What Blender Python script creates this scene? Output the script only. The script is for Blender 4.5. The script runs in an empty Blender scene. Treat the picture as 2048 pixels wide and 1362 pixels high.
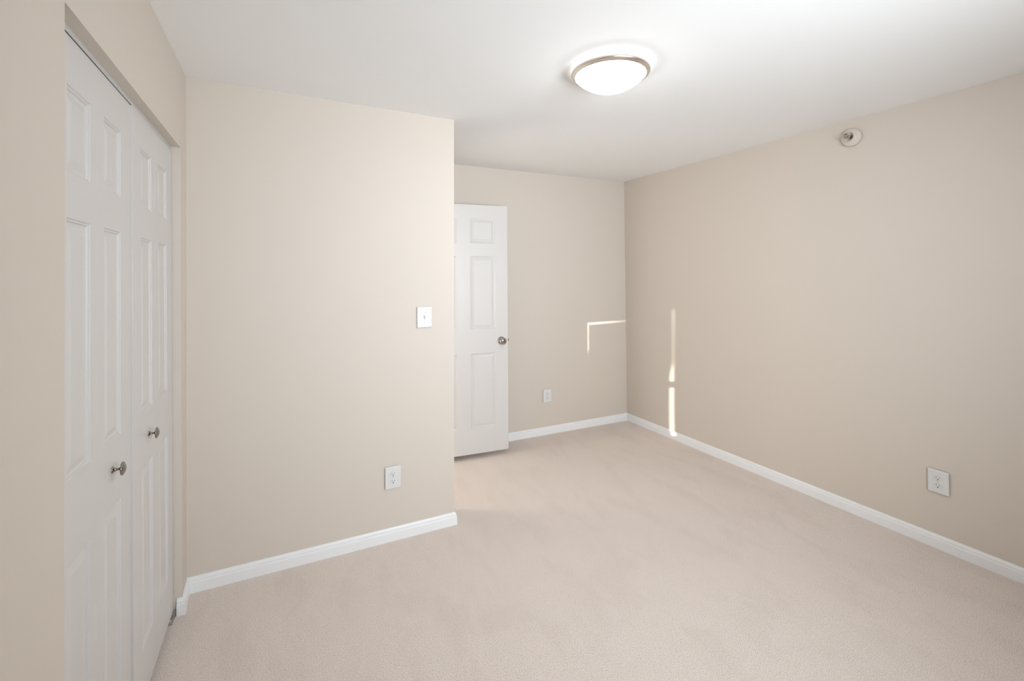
import bpy, bmesh, math, random
from mathutils import Vector, Matrix

scene = bpy.context.scene
col = scene.collection
random.seed(4)

# ------------------------------------------------------------------ camera
F_PX, CX, CY, W, H = 913.5, 1024.0, 539.27, 2048.0, 1362.0
CAM_H = 1.485
YAW, PITCH, ROLL = -0.4650, 0.0141, -0.00696


def camera_axes():
    fwd = Vector((-math.sin(YAW), math.cos(YAW), 0))
    right = Vector((math.cos(YAW), math.sin(YAW), 0))
    up = Vector((0, 0, 1))
    c, s = math.cos(PITCH), math.sin(PITCH)
    f2, u2 = fwd * c + up * s, -fwd * s + up * c
    c, s = math.cos(ROLL), math.sin(ROLL)
    return right * c + u2 * s, -right * s + u2 * c, f2


cam_data = bpy.data.cameras.new('camera')
cam = bpy.data.objects.new('camera', cam_data)
col.objects.link(cam)
cr, cu, cf = camera_axes()
m = Matrix((cr, cu, -cf)).transposed().to_4x4()
m.translation = Vector((0, 0, CAM_H))
cam.matrix_world = m
cam_data.sensor_fit = 'HORIZONTAL'
cam_data.sensor_width = 36.0
cam_data.lens = F_PX * 36.0 / W
cam_data.shift_y = (CY - H / 2) / W
cam_data.shift_x = 0.0
cam_data.clip_start = 0.02
scene.camera = cam

# ------------------------------------------------------------------ light and exposure
world = bpy.data.worlds.new('world')
scene.world = world
world.use_nodes = True
wn = world.node_tree.nodes
wn['Background'].inputs['Color'].default_value = (0.62, 0.76, 1.0, 1)
wn['Background'].inputs['Strength'].default_value = 1.0

scene.view_settings.view_transform = 'Standard'
scene.view_settings.look = 'None'
scene.view_settings.gamma = 1.0
scene.view_settings.use_curve_mapping = False
scene.view_settings.exposure = 0.0

SUN_DIR = Vector((0.40, 1.0, -0.235)).normalized()
sun_data = bpy.data.lights.new('sun', 'SUN')
sun_data.energy = 19.0
sun_data.angle = math.radians(0.3)
sun_data.color = (1.0, 0.93, 0.80)
sun = bpy.data.objects.new('sun', sun_data)
col.objects.link(sun)
sun.rotation_euler = SUN_DIR.to_track_quat('-Z', 'Y').to_euler()
sun.location = (-2, -6, 3)

# soft daylight that comes through the blinds of the window behind the camera
WX0, WX1, WZ0, WZ1, WY = 0.860, 1.641, 0.92, 2.105, -0.74
day_data = bpy.data.lights.new('window_daylight', 'AREA')
day_data.shape = 'RECTANGLE'
day_data.size, day_data.size_y = WX1 - WX0 - 0.06, WZ1 - WZ0 - 0.06
day_data.energy = 37.0
day_data.spread = math.radians(112)
day_data.color = (0.86, 0.94, 1.03)
day = bpy.data.objects.new('window_daylight', day_data)
col.objects.link(day)
day.location = ((WX0 + WX1) / 2, WY + 0.03, (WZ0 + WZ1) / 2)
day.rotation_euler = (math.radians(93), 0, math.radians(-4))   # into the room

# fill light added in the unseen hallway to brighten the alcove
alcove_fill_data = bpy.data.lights.new('alcove_fill_light', 'AREA')
alcove_fill_data.shape = 'RECTANGLE'
alcove_fill_data.size, alcove_fill_data.size_y = 0.5, 1.9
alcove_fill_data.energy = 15.0
alcove_fill_data.color = (1.0, 0.95, 0.88)
alcove_fill = bpy.data.objects.new('alcove_fill_light', alcove_fill_data)
col.objects.link(alcove_fill)
alcove_fill.location = (-0.2, 3.50, 1.2)
alcove_fill.rotation_euler = (math.radians(90), 0, math.radians(-97))   # faces +X, through the doorway

LAMP_E = 20.0        # glow of the glass dome
COLLAR_E = 2.6      # glow of the collar added above the ring for the ceiling halo

# ------------------------------------------------------------------ materials


def mat(name, colour, rough=0.5, metal=0.0, spec=None):
    m_ = bpy.data.materials.new(name)
    m_.use_nodes = True
    b = m_.node_tree.nodes['Principled BSDF']
    b.inputs['Base Color'].default_value = (*colour, 1)
    b.inputs['Roughness'].default_value = rough
    b.inputs['Metallic'].default_value = metal
    if spec is not None:
        b.inputs['Specular IOR Level'].default_value = spec
    return m_


def add_bump(m_, scale, strength, dist=0.001, detail=2.0):
    nt = m_.node_tree
    tc = nt.nodes.new('ShaderNodeTexCoord')
    no = nt.nodes.new('ShaderNodeTexNoise')
    no.inputs['Scale'].default_value = scale
    no.inputs['Detail'].default_value = detail
    bu = nt.nodes.new('ShaderNodeBump')
    bu.inputs['Strength'].default_value = strength
    bu.inputs['Distance'].default_value = dist
    nt.links.new(tc.outputs['Object'], no.inputs['Vector'])
    nt.links.new(no.outputs['Fac'], bu.inputs['Height'])
    nt.links.new(bu.outputs['Normal'], nt.nodes['Principled BSDF'].inputs['Normal'])


WALL = mat('beige_wall_paint', (0.72, 0.648, 0.568), 0.62, spec=0.25)
add_bump(WALL, 260, 0.08, 0.0006)
CEIL = mat('white_ceiling_paint', (0.94, 0.94, 0.93), 0.9, spec=0.1)
TRIM = mat('white_semigloss_trim', (0.93, 0.935, 0.935), 0.32, spec=0.4)
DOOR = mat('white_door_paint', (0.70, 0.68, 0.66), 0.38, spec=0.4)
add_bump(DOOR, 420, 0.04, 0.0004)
PLASTIC = mat('white_plastic', (0.78, 0.78, 0.765), 0.35)
SLOT = mat('dark_slot', (0.02, 0.018, 0.016), 0.6)
NICKEL = mat('satin_nickel', (0.30, 0.275, 0.25), 0.17, 1.0)
RINGM = mat('brushed_nickel_ring', (0.80, 0.74, 0.67), 0.28, 1.0)
CHROME = mat('chrome', (0.42, 0.39, 0.36), 0.13, 1.0)
TRACK = mat('white_painted_steel', (0.66, 0.67, 0.66), 0.35, 0.0)
STEEL = mat('dull_steel', (0.62, 0.60, 0.54), 0.45, 0.8)
VINYL = mat('white_vinyl', (0.85, 0.85, 0.84), 0.4)
BLIND = mat('white_blind_slat', (0.82, 0.82, 0.80), 0.5)
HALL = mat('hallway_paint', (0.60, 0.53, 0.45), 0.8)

GLASS = bpy.data.materials.new('window_glass')
GLASS.use_nodes = True
nt = GLASS.node_tree
for n in list(nt.nodes):
    nt.nodes.remove(n)
o_ = nt.nodes.new('ShaderNodeOutputMaterial')
mx = nt.nodes.new('ShaderNodeMixShader')
tr = nt.nodes.new('ShaderNodeBsdfTransparent')
gl = nt.nodes.new('ShaderNodeBsdfGlossy')
gl.inputs['Roughness'].default_value = 0.02
mx.inputs[0].default_value = 0.08
nt.links.new(tr.outputs[0], mx.inputs[1])
nt.links.new(gl.outputs[0], mx.inputs[2])
nt.links.new(mx.outputs[0], o_.inputs[0])


def emissive(name, colour, strength):
    m_ = mat(name, (0.9, 0.9, 0.9), 0.3)
    b = m_.node_tree.nodes['Principled BSDF']
    b.inputs['Emission Color'].default_value = (*colour, 1)
    b.inputs['Emission Strength'].default_value = strength
    return m_


DOME = emissive('lit_white_glass', (0.98, 0.985, 0.98), LAMP_E)
COLLAR = emissive('halo_glow_collar', (1.0, 0.985, 0.95), COLLAR_E)

# carpet: cut pile, colour flecks, faint brushed tracks
CARPET = mat('beige_cut_pile_carpet', (0.6, 0.5, 0.45), 0.95, spec=0.05)
nt = CARPET.node_tree
b = nt.nodes['Principled BSDF']
b.inputs['Sheen Weight'].default_value = 0.12
b.inputs['Sheen Roughness'].default_value = 0.6
tc = nt.nodes.new('ShaderNodeTexCoord')
fine = nt.nodes.new('ShaderNodeTexNoise')
fine.inputs['Scale'].default_value = 380
fine.inputs['Detail'].default_value = 2.5
fine.inputs['Roughness'].default_value = 0.65
nt.links.new(tc.outputs['Object'], fine.inputs['Vector'])
mid = nt.nodes.new('ShaderNodeTexNoise')
mid.inputs['Scale'].default_value = 190
mid.inputs['Detail'].default_value = 1.5
nt.links.new(tc.outputs['Object'], mid.inputs['Vector'])
mp = nt.nodes.new('ShaderNodeMapping')
mp.inputs['Rotation'].default_value = (0, 0, math.radians(-12))
mp.inputs['Scale'].default_value = (3.6, 1.3, 1)
nt.links.new(tc.outputs['Object'], mp.inputs['Vector'])
big = nt.nodes.new('ShaderNodeTexNoise')
big.inputs['Scale'].default_value = 2.0
big.inputs['Detail'].default_value = 5.0
big.inputs['Roughness'].default_value = 0.6
big.inputs['Distortion'].default_value = 0.5
nt.links.new(mp.outputs[0], big.inputs['Vector'])
r1 = nt.nodes.new('ShaderNodeValToRGB')
r1.color_ramp.elements[0].position = 0.33
r1.color_ramp.elements[0].color = (0.46, 0.375, 0.32, 1)
r1.color_ramp.elements[1].position = 0.56
r1.color_ramp.elements[1].color = (0.98, 0.875, 0.795, 1)
nt.links.new(fine.outputs['Fac'], r1.inputs[0])
r2 = nt.nodes.new('ShaderNodeValToRGB')
r2.color_ramp.elements[0].position = 0.36
r2.color_ramp.elements[0].color = (0.955, 0.95, 0.945, 1)
r2.color_ramp.elements[1].position = 0.52
r2.color_ramp.elements[1].color = (1, 1, 1, 1)
nt.links.new(big.outputs['Fac'], r2.inputs[0])
mix = nt.nodes.new('ShaderNodeMix')
mix.data_type = 'RGBA'
mix.blend_type = 'MULTIPLY'
mix.inputs[0].default_value = 1.0
nt.links.new(r1.outputs[0], mix.inputs[6])
nt.links.new(r2.outputs[0], mix.inputs[7])
# shade of the small pits between the tufts, painted into the colour
pit = nt.nodes.new('ShaderNodeTexNoise')
pit.inputs['Scale'].default_value = 240
pit.inputs['Detail'].default_value = 0.5
nt.links.new(tc.outputs['Object'], pit.inputs['Vector'])
r3 = nt.nodes.new('ShaderNodeValToRGB')
r3.color_ramp.elements[0].position = 0.20
r3.color_ramp.elements[0].color = (0.55, 0.53, 0.51, 1)
r3.color_ramp.elements[1].position = 0.34
r3.color_ramp.elements[1].color = (1, 1, 1, 1)
nt.links.new(pit.outputs['Fac'], r3.inputs[0])
mix2 = nt.nodes.new('ShaderNodeMix')
mix2.data_type = 'RGBA'
mix2.blend_type = 'MULTIPLY'
mix2.inputs[0].default_value = 1.0
nt.links.new(mix.outputs[2], mix2.inputs[6])
nt.links.new(r3.outputs[0], mix2.inputs[7])
nt.links.new(mix2.outputs[2], b.inputs['Base Color'])
addh = nt.nodes.new('ShaderNodeMath')
addh.operation = 'ADD'
nt.links.new(fine.outputs['Fac'], addh.inputs[0])
nt.links.new(mid.outputs['Fac'], addh.inputs[1])
bu = nt.nodes.new('ShaderNodeBump')
bu.inputs['Strength'].default_value = 0.6
bu.inputs['Distance'].default_value = 0.003
nt.links.new(addh.outputs[0], bu.inputs['Height'])
nt.links.new(bu.outputs['Normal'], b.inputs['Normal'])

# ------------------------------------------------------------------ mesh helpers


def link(name, bm, material, parent=None, smooth=False, mw=None):
    bmesh.ops.remove_doubles(bm, verts=bm.verts, dist=1e-6)
    bmesh.ops.recalc_face_normals(bm, faces=bm.faces)
    me = bpy.data.meshes.new(name)
    bm.to_mesh(me)
    bm.free()
    mats = material if isinstance(material, (list, tuple)) else [material]
    for k in mats:
        me.materials.append(k)
    if smooth:
        for p in me.polygons:
            p.use_smooth = True
    o = bpy.data.objects.new(name, me)
    col.objects.link(o)
    if parent:
        o.parent = parent
    if mw is not None:
        o.matrix_local = mw
    return o


def empty(name, loc=(0, 0, 0), mw=None):
    o = bpy.data.objects.new(name, None)
    o.empty_display_size = 0.05
    col.objects.link(o)
    if mw is not None:
        o.matrix_world = mw
    else:
        o.location = loc
    return o


def tag(o, label=None, cat=None, group=None, kind=None):
    if label:
        o['label'] = label
    if cat:
        o['category'] = cat
    if group:
        o['group'] = group
    if kind:
        o['kind'] = kind
    return o


def hexa(bm, bot, top):
    """bot/top: four 3D corners each, same winding."""
    v = [bm.verts.new(p) for p in bot] + [bm.verts.new(p) for p in top]
    bm.faces.new(v[3::-1])
    bm.faces.new(v[4:8])
    for i in range(4):
        j = (i + 1) % 4
        bm.faces.new((v[i], v[j], v[4 + j], v[4 + i]))


def box(bm, x0, x1, y0, y1, z0, z1):
    hexa(bm, [(x0, y0, z0), (x1, y0, z0), (x1, y1, z0), (x0, y1, z0)],
         [(x0, y0, z1), (x1, y0, z1), (x1, y1, z1), (x0, y1, z1)])


def chamfer_box(bm, x0, x1, y0, y1, z0, z1, r, segs=2):
    b2 = bmesh.new()
    box(b2, x0, x1, y0, y1, z0, z1)
    bmesh.ops.recalc_face_normals(b2, faces=b2.faces)
    bmesh.ops.bevel(b2, geom=list(b2.edges), offset=r, segments=segs, profile=0.6, affect='EDGES')
    me = bpy.data.meshes.new('tmp')
    b2.to_mesh(me)
    b2.free()
    bm.from_mesh(me)
    bpy.data.meshes.remove(me)


def lathe(bm, prof, n=48, axis='Z', origin=(0, 0, 0), sx=1.0, sy=1.0):
    """prof: list of (r, h). Revolved about axis through origin."""
    ox, oy, oz = origin
    rings = []
    for r, h in prof:
        ring = []
        if r < 1e-7:
            cnt = 1
        else:
            cnt = n
        for i in range(cnt):
            a = 2 * math.pi * i / n
            c, s = r * math.cos(a) * sx, r * math.sin(a) * sy
            p = {'Z': (c, s, h), 'X': (h, c, s), 'Y': (c, h, s)}[axis]
            ring.append(bm.verts.new((p[0] + ox, p[1] + oy, p[2] + oz)))
        rings.append(ring)
    for a_, b_ in zip(rings, rings[1:]):
        for i in range(n):
            j = (i + 1) % n
            if len(a_) == 1 and len(b_) == 1:
                continue
            if len(a_) == 1:
                bm.faces.new((a_[0], b_[j], b_[i]))
            elif len(b_) == 1:
                bm.faces.new((a_[i], a_[j], b_[0]))
            else:
                bm.faces.new((a_[i], a_[j], b_[j], b_[i]))


# ------------------------------------------------------------------ room shell
CH = 2.44
T = 0.12
Y0 = WY                       # wall behind the camera
# corners of the finished room (bottom xy, top xy); the drywall is a little out of plumb
NL_B, NL_T = (-0.4060, 2.637), (-0.411, 2.615)     # closet wall meets the facing wall
NE_B, NE_T = (0.919, 2.629), (0.9335, 2.636)      # free corner of the facing wall
BR_B, BR_T = (3.159, 3.686), (3.122, 3.651)       # back right corner
BL_B, BL_T = (0.925, 3.735), (0.935, 3.693)       # alcove, back left
RN_B, RN_T = (3.171, Y0), (3.180, Y0)             # right wall, behind the camera
XL = -0.412


def wall_piece(bm, a_b, b_b, a_t, b_t, nrm, z0=0.0, z1=CH, t=T):
    """vertical slab between a and b (bottom and top xy), thickness t along nrm (away from the room)."""
    nx, ny = nrm

    def at(lo, hi, z):
        f = z / CH
        return (lo[0] + (hi[0] - lo[0]) * f, lo[1] + (hi[1] - lo[1]) * f, z)
    bot = [at(a_b, a_t, z0), at(b_b, b_t, z0)]
    top = [at(a_b, a_t, z1), at(b_b, b_t, z1)]
    off = Vector((nx * t, ny * t, 0))
    hexa(bm, [bot[0], bot[1], Vector(bot[1]) + off, Vector(bot[0]) + off],
         [top[0], top[1], Vector(top[1]) + off, Vector(top[0]) + off])


def S(o, label=None, cat=None):
    return tag(o, label, cat, None, 'structure')


# floor
bm = bmesh.new()
box(bm, -1.3, 3.4, Y0 - 0.2, 4.0, -0.12, 0.0)
S(link('floor', bm, CARPET), 'beige cut pile carpet covering the whole bedroom floor', 'floor')
# ceiling
bm = bmesh.new()
box(bm, -1.3, 3.4, Y0 - 0.2, 4.0, CH, CH + 0.12)
S(link('ceiling', bm, CEIL), 'smooth white ceiling over the bedroom', 'ceiling')

# closet wall (left)
OY0_B, OY0_T = 1.306, 1.2725
OY1 = 2.488
HZ = 2.071
TC = 0.115
bm = bmesh.new()
fz = HZ / CH
OY0_H = OY0_B + (OY0_T - OY0_B) * fz
wall_piece(bm, (XL, Y0), (XL, OY0_B), (XL, Y0), (XL, OY0_T), (-1, 0), 0, HZ, TC)
wall_piece(bm, (XL, Y0), (XL, OY0_T), (XL, Y0), (XL, OY0_T), (-1, 0), HZ, CH, TC)
wall_piece(bm, (XL, OY0_T), (XL + 0.0125, OY1), (XL, OY0_T), (XL, OY1), (-1, 0), HZ, CH, TC)
wall_piece(bm, (XL + 0.0125, OY1), NL_B, (XL, OY1), NL_T, (-1, 0), 0, CH, TC)
S(link('wall_left', bm, WALL), 'beige wall around the closet opening', 'wall')

# closet interior
bm = bmesh.new()
box(bm, -1.25, -1.15, 0.9, 2.9, 0, CH)
box(bm, -1.15, XL - TC, 0.9, 0.98, 0, CH)
box(bm, -1.15, XL - TC, 2.82, 2.9, 0, CH)
S(link('wall_closet', bm, WALL), 'wall inside the closet behind the folding doors', 'wall')

# facing wall (front of the wall block beside the alcove)
bm = bmesh.new()
wall_piece(bm, NL_B, NE_B, NL_T, NE_T, (0, 1), 0, CH, T)
S(link('wall_front', bm, WALL), 'bright beige wall with the light switch', 'wall')

# alcove side wall with the doorway
DY0, DY1, DZ = 2.80, 3.545, 2.085
bm = bmesh.new()
XA = 0.925
a = (NE_B[0], 2.629 + T - 0.001)
at_ = (NE_T[0], 2.636 + T - 0.001)
wall_piece(bm, a, (XA, DY0), at_, (XA + .008, DY0), (-1, 0), 0, CH, T)
wall_piece(bm, (XA, DY0), (XA, DY1), (XA + .008, DY0), (XA + .008, DY1), (-1, 0), DZ, CH, T)
wall_piece(bm, (XA, DY1), BL_B, (XA + .008, DY1), BL_T, (-1, 0), 0, CH, T)
S(link('wall_alcove', bm, WALL), 'beige side wall of the alcove holding the doorway', 'wall')

# hallway beyond the doorway
bm = bmesh.new()
box(bm, -0.42, -0.30, 2.80, 4.0, 0, CH)
box(bm, -0.30, XA - T, 3.86, 4.0, 0, CH)
S(link('wall_hallway', bm, HALL), 'hallway wall beyond the open doorway', 'wall')

# back wall
bm = bmesh.new()
wall_piece(bm, (XA - T, BL_B[1]), BR_B, (XA - T, BL_T[1]), BR_T, (0, 1), 0, CH, T)
S(link('wall_back', bm, WALL), 'beige back wall of the alcove behind the open door', 'wall')

# right wall
bm = bmesh.new()
wall_piece(bm, BR_B, RN_B, BR_T, RN_T, (1, 0), 0, CH, T)
wall_piece(bm, (BR_B[0], BR_B[1] + T), BR_B, (BR_T[0], BR_T[1] + T), BR_T, (1, 0), 0, CH, T)
S(link('wall_right', bm, WALL), 'long beige right wall with the sprinkler', 'wall')

# wall behind the camera with the window
bm = bmesh.new()
box(bm, XL - TC, WX0, Y0 - T, Y0, 0, CH)
box(bm, WX1, 3.30, Y0 - T, Y0, 0, CH)
box(bm, WX0, WX1, Y0 - T, Y0, 0, WZ0)
box(bm, WX0, WX1, Y0 - T, Y0, WZ1, CH)
S(link('wall_window', bm, WALL), 'beige wall with the window', 'wall')

# ------------------------------------------------------------------ window and blind (behind the camera)
win = empty('window_1', ((WX0 + WX1) / 2, Y0 - 0.08, WZ0))
S(win, 'white single hung window with a closed blind', 'window')
cxw = (WX0 + WX1) / 2
ZM = 1.405
bm = bmesh.new()
hw = (WX1 - WX0) / 2
f = 0.012
box(bm, -hw, -hw + f, -0.012, 0.012, 0, WZ1 - WZ0)
box(bm, hw - f, hw, -0.012, 0.012, 0, WZ1 - WZ0)
box(bm, -hw + f, hw - f, -0.012, 0.012, 0, 0.025)
box(bm, -hw + f, hw - f, -0.012, 0.012, WZ1 - WZ0 - 0.03, WZ1 - WZ0)
link('window_frame', bm, VINYL, win)
bm = bmesh.new()
box(bm, -hw + f, hw - f, -0.012, 0.012, ZM - WZ0 - 0.027, ZM - WZ0 + 0.027)
link('meeting_rail', bm, VINYL, win)
bm = bmesh.new()
box(bm, -hw + f, hw - f, -0.003, 0.003, 0.025, ZM - WZ0 - 0.022)
box(bm, -hw + f, hw - f, -0.003, 0.003, ZM - WZ0 + 0.022, WZ1 - WZ0 - 0.03)
link('pane', bm, GLASS, win)

def lerp_table(tab, x):
    for (x0, y0), (x1, y1) in zip(tab, tab[1:]):
        if x <= x1:
            return y0 + (y1 - y0) * (x - x0) / (x1 - x0)
    return tab[-1][1]


# the blind hangs a little crooked: gaps at its left and right edge from top (0) to bottom (1)
GAP_L = [(0, 0.0190), (0.2, 0.0190), (0.26, 0.0158), (0.55, 0.0152), (0.6, 0.010), (1, 0.006)]
GAP_R = [(0, 0.0132), (0.16, 0.0130), (0.18, 0.0124), (0.42, 0.0128), (0.52, 0.026), (1, 0.0275)]
blind = empty('window_blind', (cxw, Y0 - 0.055, WZ1 - 0.03))
tag(blind, 'closed white mini blind hanging in the window', 'blind')
bm = bmesh.new()
box(bm, -hw + 0.002, hw - 0.002, -0.010, 0.012, 0.001, 0.028)
link('headrail', bm, BLIND, blind)
nsl = 58
zt, zb = -0.0275, -(WZ1 - WZ0) + 0.055
bm = bmesh.new()
for i in range(nsl):
    fr = i / (nsl - 1)
    z = zt + (zb - zt) * fr
    xl_ = -hw + f + lerp_table(GAP_L, fr)
    xr_ = hw - f - lerp_table(GAP_R, fr)
    h = 0.0087 if i in (0, 1, 2, 3, 11, 12) else 0.0115
    d = 0.004
    k = 0.0125 * (1 - fr)          # skew
    hexa(bm, [(xl_, -d, z - h), (xr_, -d, z - h + k), (xr_, -d + .0012, z - h + k), (xl_, -d + .0012, z - h)],
         [(xl_, d, z + h), (xr_, d, z + h + k), (xr_, d + .0012, z + h + k), (xl_, d + .0012, z + h)])
link('slats', bm, BLIND, blind)
bm = bmesh.new()
box(bm, -hw + f + 0.006, hw - f - 0.012, -0.009, 0.009, zb - 0.024, zb - 0.012)
link('bottom_rail', bm, BLIND, blind)

# ------------------------------------------------------------------ baseboards
BH = 0.072
PROF = [(0.0, -0.01), (0.0135, -0.01), (0.0135, 0.046), (0.0125, 0.049), (0.0095, 0.051), (0.0090, 0.0545),
        (0.0105, 0.057), (0.0095, 0.062), (0.0065, 0.066), (0.0045, 0.071), (0.0, 0.0725)]


def baseboard(name, pts, label, i0=0, i1=None, sign=1):
    """sweeps PROF along xy points with mitred corners; sign=+1 puts the room on the left of the path."""
    n = len(pts)
    P = [Vector(p) for p in pts]
    offs = []
    for i in range(n):
        d0 = (P[i] - P[i - 1]).normalized() if i > 0 else None
        d1 = (P[i + 1] - P[i]).normalized() if i < n - 1 else None
        n0 = Vector((-d0.y, d0.x)) * sign if d0 else None
        n1 = Vector((-d1.y, d1.x)) * sign if d1 else None
        if n0 is None:
            o = n1
        elif n1 is None:
            o = n0
        else:
            o = (n0 + n1) / (1 + n0.dot(n1))
        offs.append(o)
    if i1 is None:
        i1 = n - 1
    bm = bmesh.new()
    rings = []
    for i in range(i0, i1 + 1):
        rings.append([bm.verts.new((P[i].x + offs[i].x * d, P[i].y + offs[i].y * d, z)) for d, z in PROF])
    k = len(PROF)
    for r0, r1_ in zip(rings, rings[1:]):
        for j in range(k):
            j2 = (j + 1) % k
            bm.faces.new((r0[j], r0[j2], r1_[j2], r1_[j]))
    bm.faces.new(rings[0])
    bm.faces.new(rings[-1][::-1])
    return S(link(name, bm, TRIM), label, 'baseboard')


E_ = 0.0005
path = [(-0.4175, OY1 - E_), (XL + 0.0128, OY1 - E_), (NL_B[0] + E_, NL_B[1] - E_), (NE_B[0] + .001, NE_B[1] - E_), (XA + .001, DY0 - 0.05)]
baseboard('baseboard_closet', path, 'short white baseboard stub wrapping the closet jamb corner', 0, 2, -1)
baseboard('baseboard_front', path, 'white baseboard along the wall with the light switch', 2, 4, -1)
path2 = [(XA + .002, DY1 + 0.05), (BL_B[0] + .002, BL_B[1] - E_), (BR_B[0] - .0005, BR_B[1] - E_), (RN_B[0] - .0005, Y0 + E_), (XL + E_, Y0 + E_), (XL + E_, OY0_B)]
baseboard('baseboard_back', path2, 'white baseboard along the alcove back wall', 0, 2, -1)
baseboard('baseboard_right', path2, 'long white baseboard along the right wall', 2, 3, -1)
baseboard('baseboard_window', path2, 'white baseboard under the window', 3, 4, -1)
baseboard('baseboard_left', path2, 'white baseboard on the wall before the closet', 4, 5, -1)

# ------------------------------------------------------------------ doorway trim
bm = bmesh.new()
X1_ = XA + 0.004
box(bm, XA - T - 0.002, X1_, DY0, DY0 + 0.018, 0, DZ)
box(bm, XA - T - 0.002, X1_, DY1 - 0.018, DY1, 0, DZ)
box(bm, XA - T - 0.002, X1_, DY0, DY1, DZ - 0.018, DZ)
chamfer_box(bm, XA, XA + 0.016, DY0 - 0.045, DY0 + 0.008, 0, DZ + 0.045, 0.004)
chamfer_box(bm, XA, XA + 0.016, DY1 - 0.008, DY1 + 0.045, 0, DZ + 0.045, 0.004)
chamfer_box(bm, XA, XA + 0.016, DY0 - 0.045, DY1 + 0.045, DZ - 0.008, DZ + 0.045, 0.004)
S(link('trim_1', bm, TRIM), 'white casing around the alcove doorway', 'door trim')

# ------------------------------------------------------------------ panel doors
RINGS = [(0.0, 0.0), (0.0025, -0.0035), (0.0065, -0.0040), (0.0085, -0.0075), (0.0125, -0.0085),
         (0.0160, -0.0090), (0.0340, -0.0035), (0.0360, -0.0030)]


def panel_face(bm, w, h, panels, yface, sgn):
    """a door face in the xz plane at y=yface; recesses go along -sgn*y... sgn is the outward side."""
    r = 0.0015
    xs = sorted({0.0, w} | {p[0] for p in panels} | {p[1] for p in panels})
    zs = sorted({0.0, h} | {p[2] for p in panels} | {p[3] for p in panels})
    for i in range(len(xs) - 1):
        for j in range(len(zs) - 1):
            x0, x1, z0, z1 = xs[i], xs[i + 1], zs[j], zs[j + 1]
            hit = [p for p in panels if p[0] <= x0 + 1e-6 and p[1] >= x1 - 1e-6 and p[2] <= z0 + 1e-6 and p[3] >= z1 - 1e-6]
            if hit:
                continue
            bm.faces.new([bm.verts.new((x, yface, z)) for x, z in ((x0, z0), (x1, z0), (x1, z1), (x0, z1))])
    for x0, x1, z0, z1 in panels:
        prev = None
        for d, dep in RINGS:
            y = yface + sgn * dep
            ring = [bm.verts.new((x, y, z)) for x, z in ((x0 + d, z0 + d), (x1 - d, z0 + d), (x1 - d, z1 - d), (x0 + d, z1 - d))]
            if prev:
                for k in range(4):
                    k2 = (k + 1) % 4
                    bm.faces.new((prev[k], prev[k2], ring[k2], ring[k]))
            prev = ring
        bm.faces.new(prev)


def door_board(w, h, th, panels, both=True):
    """x: width, z: height, front face at y=0 (outward -y), back at y=th."""
    bm = bmesh.new()
    panel_face(bm, w, h, panels, 0.0, -1)
    if both:
        panel_face(bm, w, h, panels, th, 1)
    else:
        panel_face(bm, w, h, [], th, 1)
    xs = sorted({0.0, w} | {p[0] for p in panels} | {p[1] for p in panels})
    zs = sorted({0.0, h} | {p[2] for p in panels} | {p[3] for p in panels})

    def q(ps):
        bm.faces.new([bm.verts.new(p) for p in ps])
    if not both:
        pass
    for i in range(len(xs) - 1):
        for z in (0.0, h):
            q([(xs[i], 0, z), (xs[i + 1], 0, z), (xs[i + 1], th, z), (xs[i], th, z)])
    for j in range(len(zs) - 1):
        for x in (0.0, w):
            q([(x, 0, zs[j]), (x, 0, zs[j + 1]), (x, th, zs[j + 1]), (x, th, zs[j])])
    return bm


def frame_from(origin, ux, uz):
    """matrix with local x along ux, local z along uz, local y completing it (pointing into the door)."""
    ux = Vector(ux).normalized()
    uz = Vector(uz).normalized()
    uz = (uz - ux * uz.dot(ux)).normalized()
    uy = uz.cross(ux)
    M = Matrix((ux, uy, uz)).transposed().to_4x4()
    M.translation = Vector(origin)
    return M


def closet_knob(parent, x, z):
    kn = bmesh.new()
    prof = [(0.0, 0.001), (0.0095, 0.001), (0.0098, -0.0015), (0.0080, -0.0030), (0.0050, -0.0060), (0.0036, -0.0095), (0.0036, -0.0150),
            (0.0060, -0.0185), (0.0130, -0.0200), (0.0185, -0.0215), (0.0196, -0.0235), (0.0185, -0.0255), (0.0130, -0.0285),
            (0.0070, -0.0310), (0.0, -0.0320)]
    lathe(kn, prof, 40, 'Y')
    M = Matrix.Translation((x, 0, z))
    o = link('knob', kn, NICKEL, parent, True, M)
    o['label'] = 'satin nickel mushroom knob'
    return o


# closet folding doors: two pairs, each with two leaves.  Leaf width .296
LW, LT = 0.2965, 0.030
LZ0, LZ1 = 0.030, 2.0545
LH = LZ1 - LZ0
zp = [(0.207, 0.822), (1.013, 1.628), (1.7345, 1.9390)]


def leaf_panels(margin0, margin1):
    return [(margin0, LW - margin1, a_ - LZ0, b_ - LZ0) for a_, b_ in zp]


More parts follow.
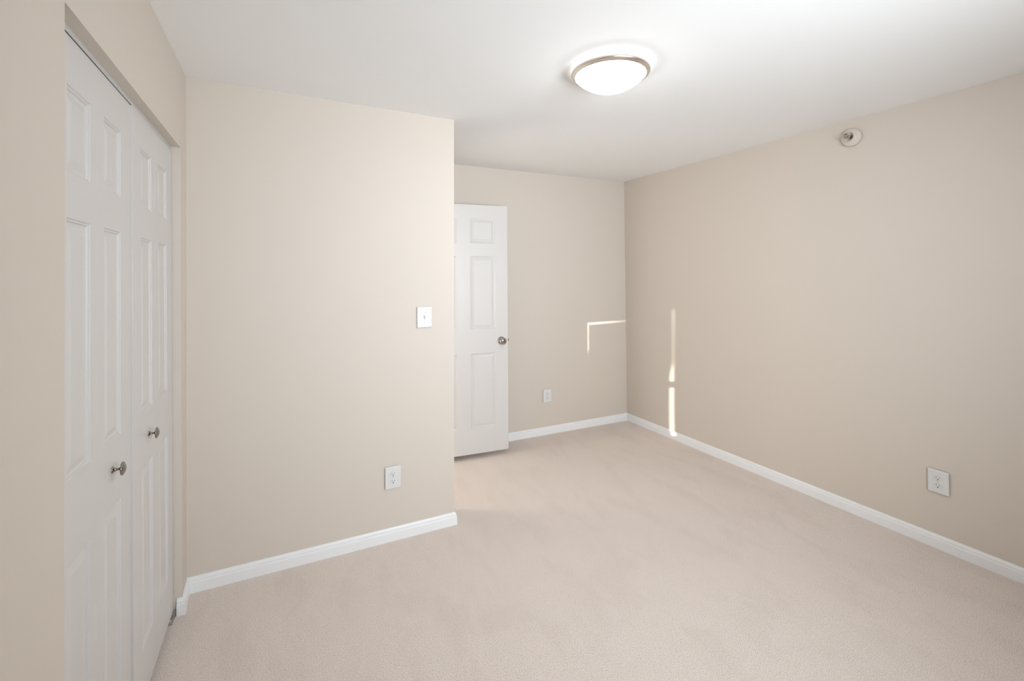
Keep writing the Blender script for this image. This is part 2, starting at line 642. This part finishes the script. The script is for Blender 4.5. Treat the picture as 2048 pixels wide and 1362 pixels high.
def bifold(name, y_start, xt0, xb0, xt1, xb1, knob_leaf, knob_z, label, knob_u):
    """y_start: near edge. front face x at (near top, near bottom, far top, far bottom)."""
    origin = Vector((xb0, y_start, LZ0))
    along = Vector((((xt1 + xb1) - (xt0 + xb0)) / 2, 2 * LW + 0.003, 0))
    up = Vector(((xt0 + xt1 - xb0 - xb1) / 2, 0, LH))
    M = frame_from(origin, along, up)
    root = empty(name, mw=M)
    S(root, label, 'closet door')
    for k in range(2):
        # the leaf's wide margin lies away from the fold
        pn = leaf_panels(0.100, 0.050) if k == 0 else leaf_panels(0.050, 0.100)
        lf = link('door_leaf', door_board(LW, LH, LT, pn, False), DOOR, root, False, Matrix.Translation((k * (LW + 0.0004), 0, 0)))
        mod = lf.modifiers.new('edge', 'BEVEL')
        mod.width = 0.0008
        mod.segments = 2
        mod.limit_method = 'ANGLE'
        mod.angle_limit = math.radians(80)
        if k == knob_leaf:
            closet_knob(lf, knob_u - k * (LW + 0.002), knob_z - LZ0)
    # hinges at the fold, on the back
    for zz in (0.25, 1.0, 1.75):
        hb_ = bmesh.new()
        lathe(hb_, [(0, -0.03), (0.004, -0.03), (0.004, 0.03), (0, 0.03)], 12, 'Z')
        link('hinge', hb_, STEEL, root, True, Matrix.Translation((LW + 0.001, LT + 0.004, zz)))
    return root


# local x runs along +Y, local z up -> local y = z cross x = -X direction (into the closet)
bifold('door_1', 1.297, -0.4465, -0.4380, -0.4465, -0.4370, 1, 0.931, 'near white six panel folding closet door, cut by the wall edge at its left', 1.713 - 1.297)
bifold('door_2', 1.8905, -0.4420, -0.4290, -0.4440, -0.4290, 0, 0.922, 'far white six panel folding closet door, beside the jamb', 2.088 - 1.895)

# overhead track
bm = bmesh.new()
YT0, YT1 = OY0_H + 0.001, OY1 - 0.001
box(bm, -0.4770, -0.4450, YT0, YT1, HZ - 0.002, HZ)
box(bm, -0.4470, -0.4455, YT0, YT1, HZ - 0.0140, HZ - 0.001)
box(bm, -0.4770, -0.4755, YT0, YT1, HZ - 0.0155, HZ - 0.001)
S(link('trim_2', bm, TRACK), 'white metal track above the folding closet doors', 'door track')

# floor bracket at the foot of the jamb
br = bmesh.new()
box(br, -0.448, -0.4235, 2.424, OY1 - 0.001, 0.0, 0.0025)
box(br, -0.448, -0.4235, OY1 - 0.0035, OY1 - 0.001, 0.0, 0.030)
lathe(br, [(0.0, 0.001), (0.007, 0.001), (0.007, 0.012), (0.0, 0.012)], 16, 'Z', (-0.437, 2.452, 0))
tag(link('pivot_bracket', br, STEEL), 'small steel pivot bracket on the carpet at the foot of the closet jamb', 'bracket')

# room door, open, standing nearly parallel to the back wall
P0 = Vector((1.688, 3.449, 0.042))
Pd = Vector((1.229, 3.491, 0.042)) - P0
ux = -Pd.normalized()
DW, DH, DT = 0.762, 2.03, 0.035
orig = P0 - ux * DW
M = frame_from(orig, ux, (0, 0, 1))
rd = empty('door_3', mw=M)
S(rd, 'white six panel bedroom door standing open in the alcove', 'door')
pn = []
for (u0, u1) in ((0.112, 0.327), (0.437, 0.656)):
    for (z0, z1) in ((0.247, 0.856), (1.051, 1.650), (1.756, 1.963)):
        pn.append((u0, u1, z0 - 0.042, z1 - 0.042))
leaf = link('door_leaf', door_board(DW, DH, DT, pn, True), DOOR, rd)
mod = leaf.modifiers.new('edge', 'BEVEL')
mod.width = 0.0015
mod.segments = 2
mod.limit_method = 'ANGLE'
mod.angle_limit = math.radians(80)


def round_knob(s):
    kb = bmesh.new()
    prof = [(0.0, 0.001), (0.0325, 0.001), (0.0330, -0.003), (0.0290, -0.008), (0.0150, -0.0105), (0.0115, -0.016), (0.0115, -0.026),
            (0.0160, -0.031), (0.0240, -0.036), (0.0285, -0.044), (0.0290, -0.050), (0.0265, -0.058), (0.0190, -0.0635), (0.0100, -0.0655), (0, -0.066)]
    lathe(kb, [(r, h_ * s) for r, h_ in prof], 48, 'Y')
    return kb


kz = 0.949 - 0.042
ku = DW - 0.060
o = link('knob', round_knob(1), CHROME, leaf, True, Matrix.Translation((ku, 0, kz)))
o['label'] = 'round polished nickel door knob'
o = link('knob', round_knob(-1), CHROME, leaf, True, Matrix.Translation((ku, DT, kz)))
bm = bmesh.new()
box(bm, DW - 0.0005, DW + 0.0012, 0.006, DT - 0.006, kz - 0.028, kz + 0.028)
box(bm, DW, DW + 0.0105, 0.011, DT - 0.011, kz - 0.008, kz + 0.010)
link('latch', bm, CHROME, leaf)
for zz in (0.2, 1.0, 1.82):
    hb_ = bmesh.new()
    lathe(hb_, [(0, -0.044), (0.006, -0.044), (0.006, 0.044), (0, 0.044)], 16, 'Z')
    link('hinge', hb_, NICKEL, rd, True, Matrix.Translation((-0.006, DT + 0.004, zz)))

# ------------------------------------------------------------------ wall plates
# local frame: x along the wall (rightwards seen from the room), z up, y into the wall; face towards -y
PW, PH = 0.0895, 0.1225


def plate_mesh(holes):
    bm = bmesh.new()
    hx, hz = PW / 2, PH / 2
    rings = [(0.0, 0.0), (0.0, -0.0015), (0.0012, -0.0038), (0.0045, -0.0060)]
    prev = None
    for d, y in rings:
        cr_ = 0.003
        x, z = hx - d, hz - d
        pts_ = []
        for sx_, sz_, a0 in ((1, 1, 0), (-1, 1, 90), (-1, -1, 180), (1, -1, 270)):
            for t_ in (0, 45, 90):
                a = math.radians(a0 + t_)
                pts_.append((sx_ * (x - cr_) + cr_ * math.cos(a), y, sz_ * (z - cr_) + cr_ * math.sin(a)))
        ring = [bm.verts.new(p) for p in pts_]
        if prev:
            for k in range(len(ring)):
                k2 = (k + 1) % len(ring)
                bm.faces.new((prev[k], prev[k2], ring[k2], ring[k]))
        else:
            bm.faces.new(ring[::-1])
        prev = ring
    bm.faces.new(prev)
    return bm


def screw(parent, z, y=-0.006):
    bm = bmesh.new()
    lathe(bm, [(0, 0.0005), (0.0034, 0.0005), (0.0032, -0.0007), (0.0018, -0.0011), (0, -0.0012)], 20, 'Y')
    s = link('screw', bm, PLASTIC, parent, True, Matrix.Translation((0, y, z)))
    bm = bmesh.new()
    box(bm, -0.0026, 0.0026, -0.00125, -0.0008, -0.0004, 0.0004)
    link('screw_slot', bm, SLOT, s)


def receptacle_mesh():
    bm = bmesh.new()
    R_, top = 0.0172, 0.0142
    outline = []
    n = 40
    for i in range(n):
        a = 2 * math.pi * i / n
        x, z = R_ * math.cos(a), R_ * math.sin(a)
        z = max(-top, min(top, z))
        outline.append((x, z))
    prev = None
    for sc, y in ((1.10, 0.0), (1.07, -0.0003), (1.06, 0.0012), (1.0, 0.0012), (1.0, -0.0012), (0.95, -0.0018)):
        ring = [bm.verts.new((x * sc, y, z * sc)) for x, z in outline]
        if prev:
            for k in range(n):
                k2 = (k + 1) % n
                bm.faces.new((prev[k], prev[k2], ring[k2], ring[k]))
        prev = ring
    bm.faces.new(prev)
    return bm


def outlet(origin, ux, label):
    M = frame_from(origin, ux, (0, 0, 1))
    root = empty('power_outlet', mw=M)
    tag(root, label, 'outlet', 'duplex outlets low on the walls')
    link('cover_plate', plate_mesh(None), PLASTIC, root)
    for dz in (0.0195, -0.0195):
        r_ = link('receptacle', receptacle_mesh(), PLASTIC, root, False, Matrix.Translation((0, -0.0062, dz)))
        for x, w_, h_ in ((-0.0064, 0.0020, 0.0090), (0.0064, 0.0020, 0.0074)):
            bm = bmesh.new()
            box(bm, x - w_ / 2, x + w_ / 2, -0.0021, -0.0010, 0.0035 - h_ / 2, 0.0035 + h_ / 2)
            link('slot', bm, SLOT, r_)
        bm = bmesh.new()
        lathe(bm, [(0, -0.001), (0.0029, -0.001), (0.0029, -0.0021), (0, -0.0021)], 16, 'Y')
        link('ground_hole', bm, SLOT, r_, False, Matrix.Translation((0, 0, -0.0072)))
    screw(root, 0.0)
    return root


# wall_front: seen from the room, right is +X
outlet((0.556, 2.6262, 0.3525), (1, 0, 0), 'white duplex outlet low on the wall below the light switch')
outlet((2.2125, 3.6935, 0.3625), (1, -0.02, 0), 'small white duplex outlet on the alcove back wall beside the open door')
outlet((3.1585, 1.188, 0.3597), (0, -1, 0), 'white duplex outlet low on the long right wall')

M = frame_from((0.7415, 2.6288, 1.248), (1, 0, 0), (0, 0, 1))
sw = empty('light_switch', mw=M)
tag(sw, 'white toggle light switch on the wall near its outer corner', 'switch')
link('cover_plate', plate_mesh(None), PLASTIC, sw)
bm = bmesh.new()
box(bm, -0.0052, 0.0052, -0.0064, -0.0055, -0.0122, 0.0122)
link('toggle_surround', bm, mat('switch_recess', (0.55, 0.55, 0.53), 0.5), sw)
bm = bmesh.new()
hexa(bm, [(-0.0042, -0.006, -0.0085), (0.0042, -0.006, -0.0085), (0.0042, -0.006, 0.0085), (-0.0042, -0.006, 0.0085)],
     [(-0.0035, -0.0175, 0.0050), (0.0035, -0.0175, 0.0050), (0.0035, -0.0160, 0.0110), (-0.0035, -0.0160, 0.0110)])
link('toggle', bm, PLASTIC, sw)
screw(sw, 0.030)
screw(sw, -0.030)

# ------------------------------------------------------------------ ceiling light
LC = (1.341, 1.655)
cl = empty('ceiling_light', (LC[0], LC[1], CH))
tag(cl, 'round flush ceiling light with a lit white dome and nickel ring', 'ceiling light')
bm = bmesh.new()
lathe(bm, [(0, 0), (0.150, 0), (0.150, -0.008), (0, -0.008)], 64)
link('mounting_pan', bm, TRACK, cl, False)
bm = bmesh.new()
lathe(bm, [(0.150, -0.008), (0.160, -0.010), (0.163, -0.022), (0.150, -0.024)], 96)
link('halo_collar', bm, COLLAR, cl, True)  # added glowing part, lights the halo on the ceiling
bm = bmesh.new()
rp = [(0.1575, -0.0245), (0.1640, -0.0215), (0.1700, -0.0215), (0.1755, -0.0245), (0.1775, -0.0300), (0.1765, -0.0350), (0.1720, -0.0395),
      (0.1680, -0.0405), (0.1665, -0.0425), (0.1640, -0.0450), (0.1600, -0.0455), (0.1575, -0.0420)]
lathe(bm, rp + [rp[0]], 128)
link('ring', bm, RINGM, cl, True)
bm = bmesh.new()
RD, DD, ZD = 0.1590, 0.068, -0.044
RS = (RD * RD + DD * DD) / (2 * DD)
amax = math.asin(RD / RS)
prof = [(RS * math.sin(amax * (1 - i / 18)), ZD - DD + (RS - RS * math.cos(amax * (1 - i / 18)))) for i in range(19)]
prof[-1] = (0.0, prof[-1][1])
lathe(bm, prof, 96)
link('glass_dome', bm, DOME, cl, True)
# faint printed label baked into the rim of the lit glass, it glows a little less than the glass
LABEL = emissive('lit_glass_label', (1.0, 0.99, 0.98), 0.62)
LABEL.node_tree.nodes['Principled BSDF'].inputs['Base Color'].default_value = (0.2, 0.2, 0.2, 1)
bm = bmesh.new()
for p0, p1 in ((0.7300, 0.7390), (0.7430, 0.7650)):
    n_ = 8
    rows = []
    for pol in (p0, p1):
        rows.append([bm.verts.new(((RS + 0.0006) * math.sin(pol) * math.cos(math.radians(a_)), (RS + 0.0006) * math.sin(pol) * math.sin(math.radians(a_)),
                                   ZD - DD + RS - (RS + 0.0006) * math.cos(pol))) for a_ in [-123.5 + 12 * i / n_ for i in range(n_ + 1)]])
    for i in range(n_):
        bm.faces.new((rows[0][i], rows[0][i + 1], rows[1][i + 1], rows[1][i]))
link('glass_label', bm, LABEL, cl)

# ------------------------------------------------------------------ sidewall sprinkler
XW = 3.129
sp = empty('fire_sprinkler', (XW, 1.566, 2.325))
tag(sp, 'small sidewall fire sprinkler with a beige painted cup near the ceiling', 'sprinkler')
bm = bmesh.new()
lathe(bm, [(0.0, 0.03), (0.052, 0.03), (0.053, -0.003), (0.050, -0.006), (0.041, -0.009), (0.033, -0.010), (0.028, -0.022), (0.028, -0.024), (0.025, -0.024),
           (0.023, -0.008), (0.0, -0.006)], 48, 'X')
link('escutcheon', bm, WALL, sp, True)
bm = bmesh.new()
lathe(bm, [(0.0, -0.008), (0.0105, -0.008), (0.0105, -0.034), (0.0075, -0.038), (0.0, -0.038)], 24, 'X')
link('sprinkler_body', bm, CHROME, sp, True)
bm = bmesh.new()
for s in (-1, 1):
    hexa(bm, [(-0.036, s * 0.006, -0.0018), (-0.036, s * 0.010, -0.0018), (-0.036, s * 0.010, 0.0018), (-0.036, s * 0.006, 0.0018)],
         [(-0.060, s * 0.001, -0.0018), (-0.060, s * 0.005, -0.0018), (-0.060, s * 0.005, 0.0018), (-0.060, s * 0.001, 0.0018)])
link('frame_arm', bm, CHROME, sp)
bm = bmesh.new()
lathe(bm, [(0, -0.037), (0.002, -0.037), (0.002, -0.058), (0, -0.058)], 12, 'X')
link('glass_bulb', bm, mat('sprinkler_bulb', (0.45, 0.10, 0.08), 0.2), sp, True)
bm = bmesh.new()
box(bm, -0.062, -0.0605, -0.010, 0.010, -0.007, 0.008)
for i in range(5):
    box(bm, -0.066, -0.060, -0.0105 + i * 0.0045, -0.0080 + i * 0.0045, -0.0085, -0.0070)
box(bm, -0.071, -0.050, -0.010, 0.010, 0.010, 0.0112)
box(bm, -0.0625, -0.060, -0.003, 0.003, 0.009, 0.012)
link('deflector', bm, CHROME, sp)
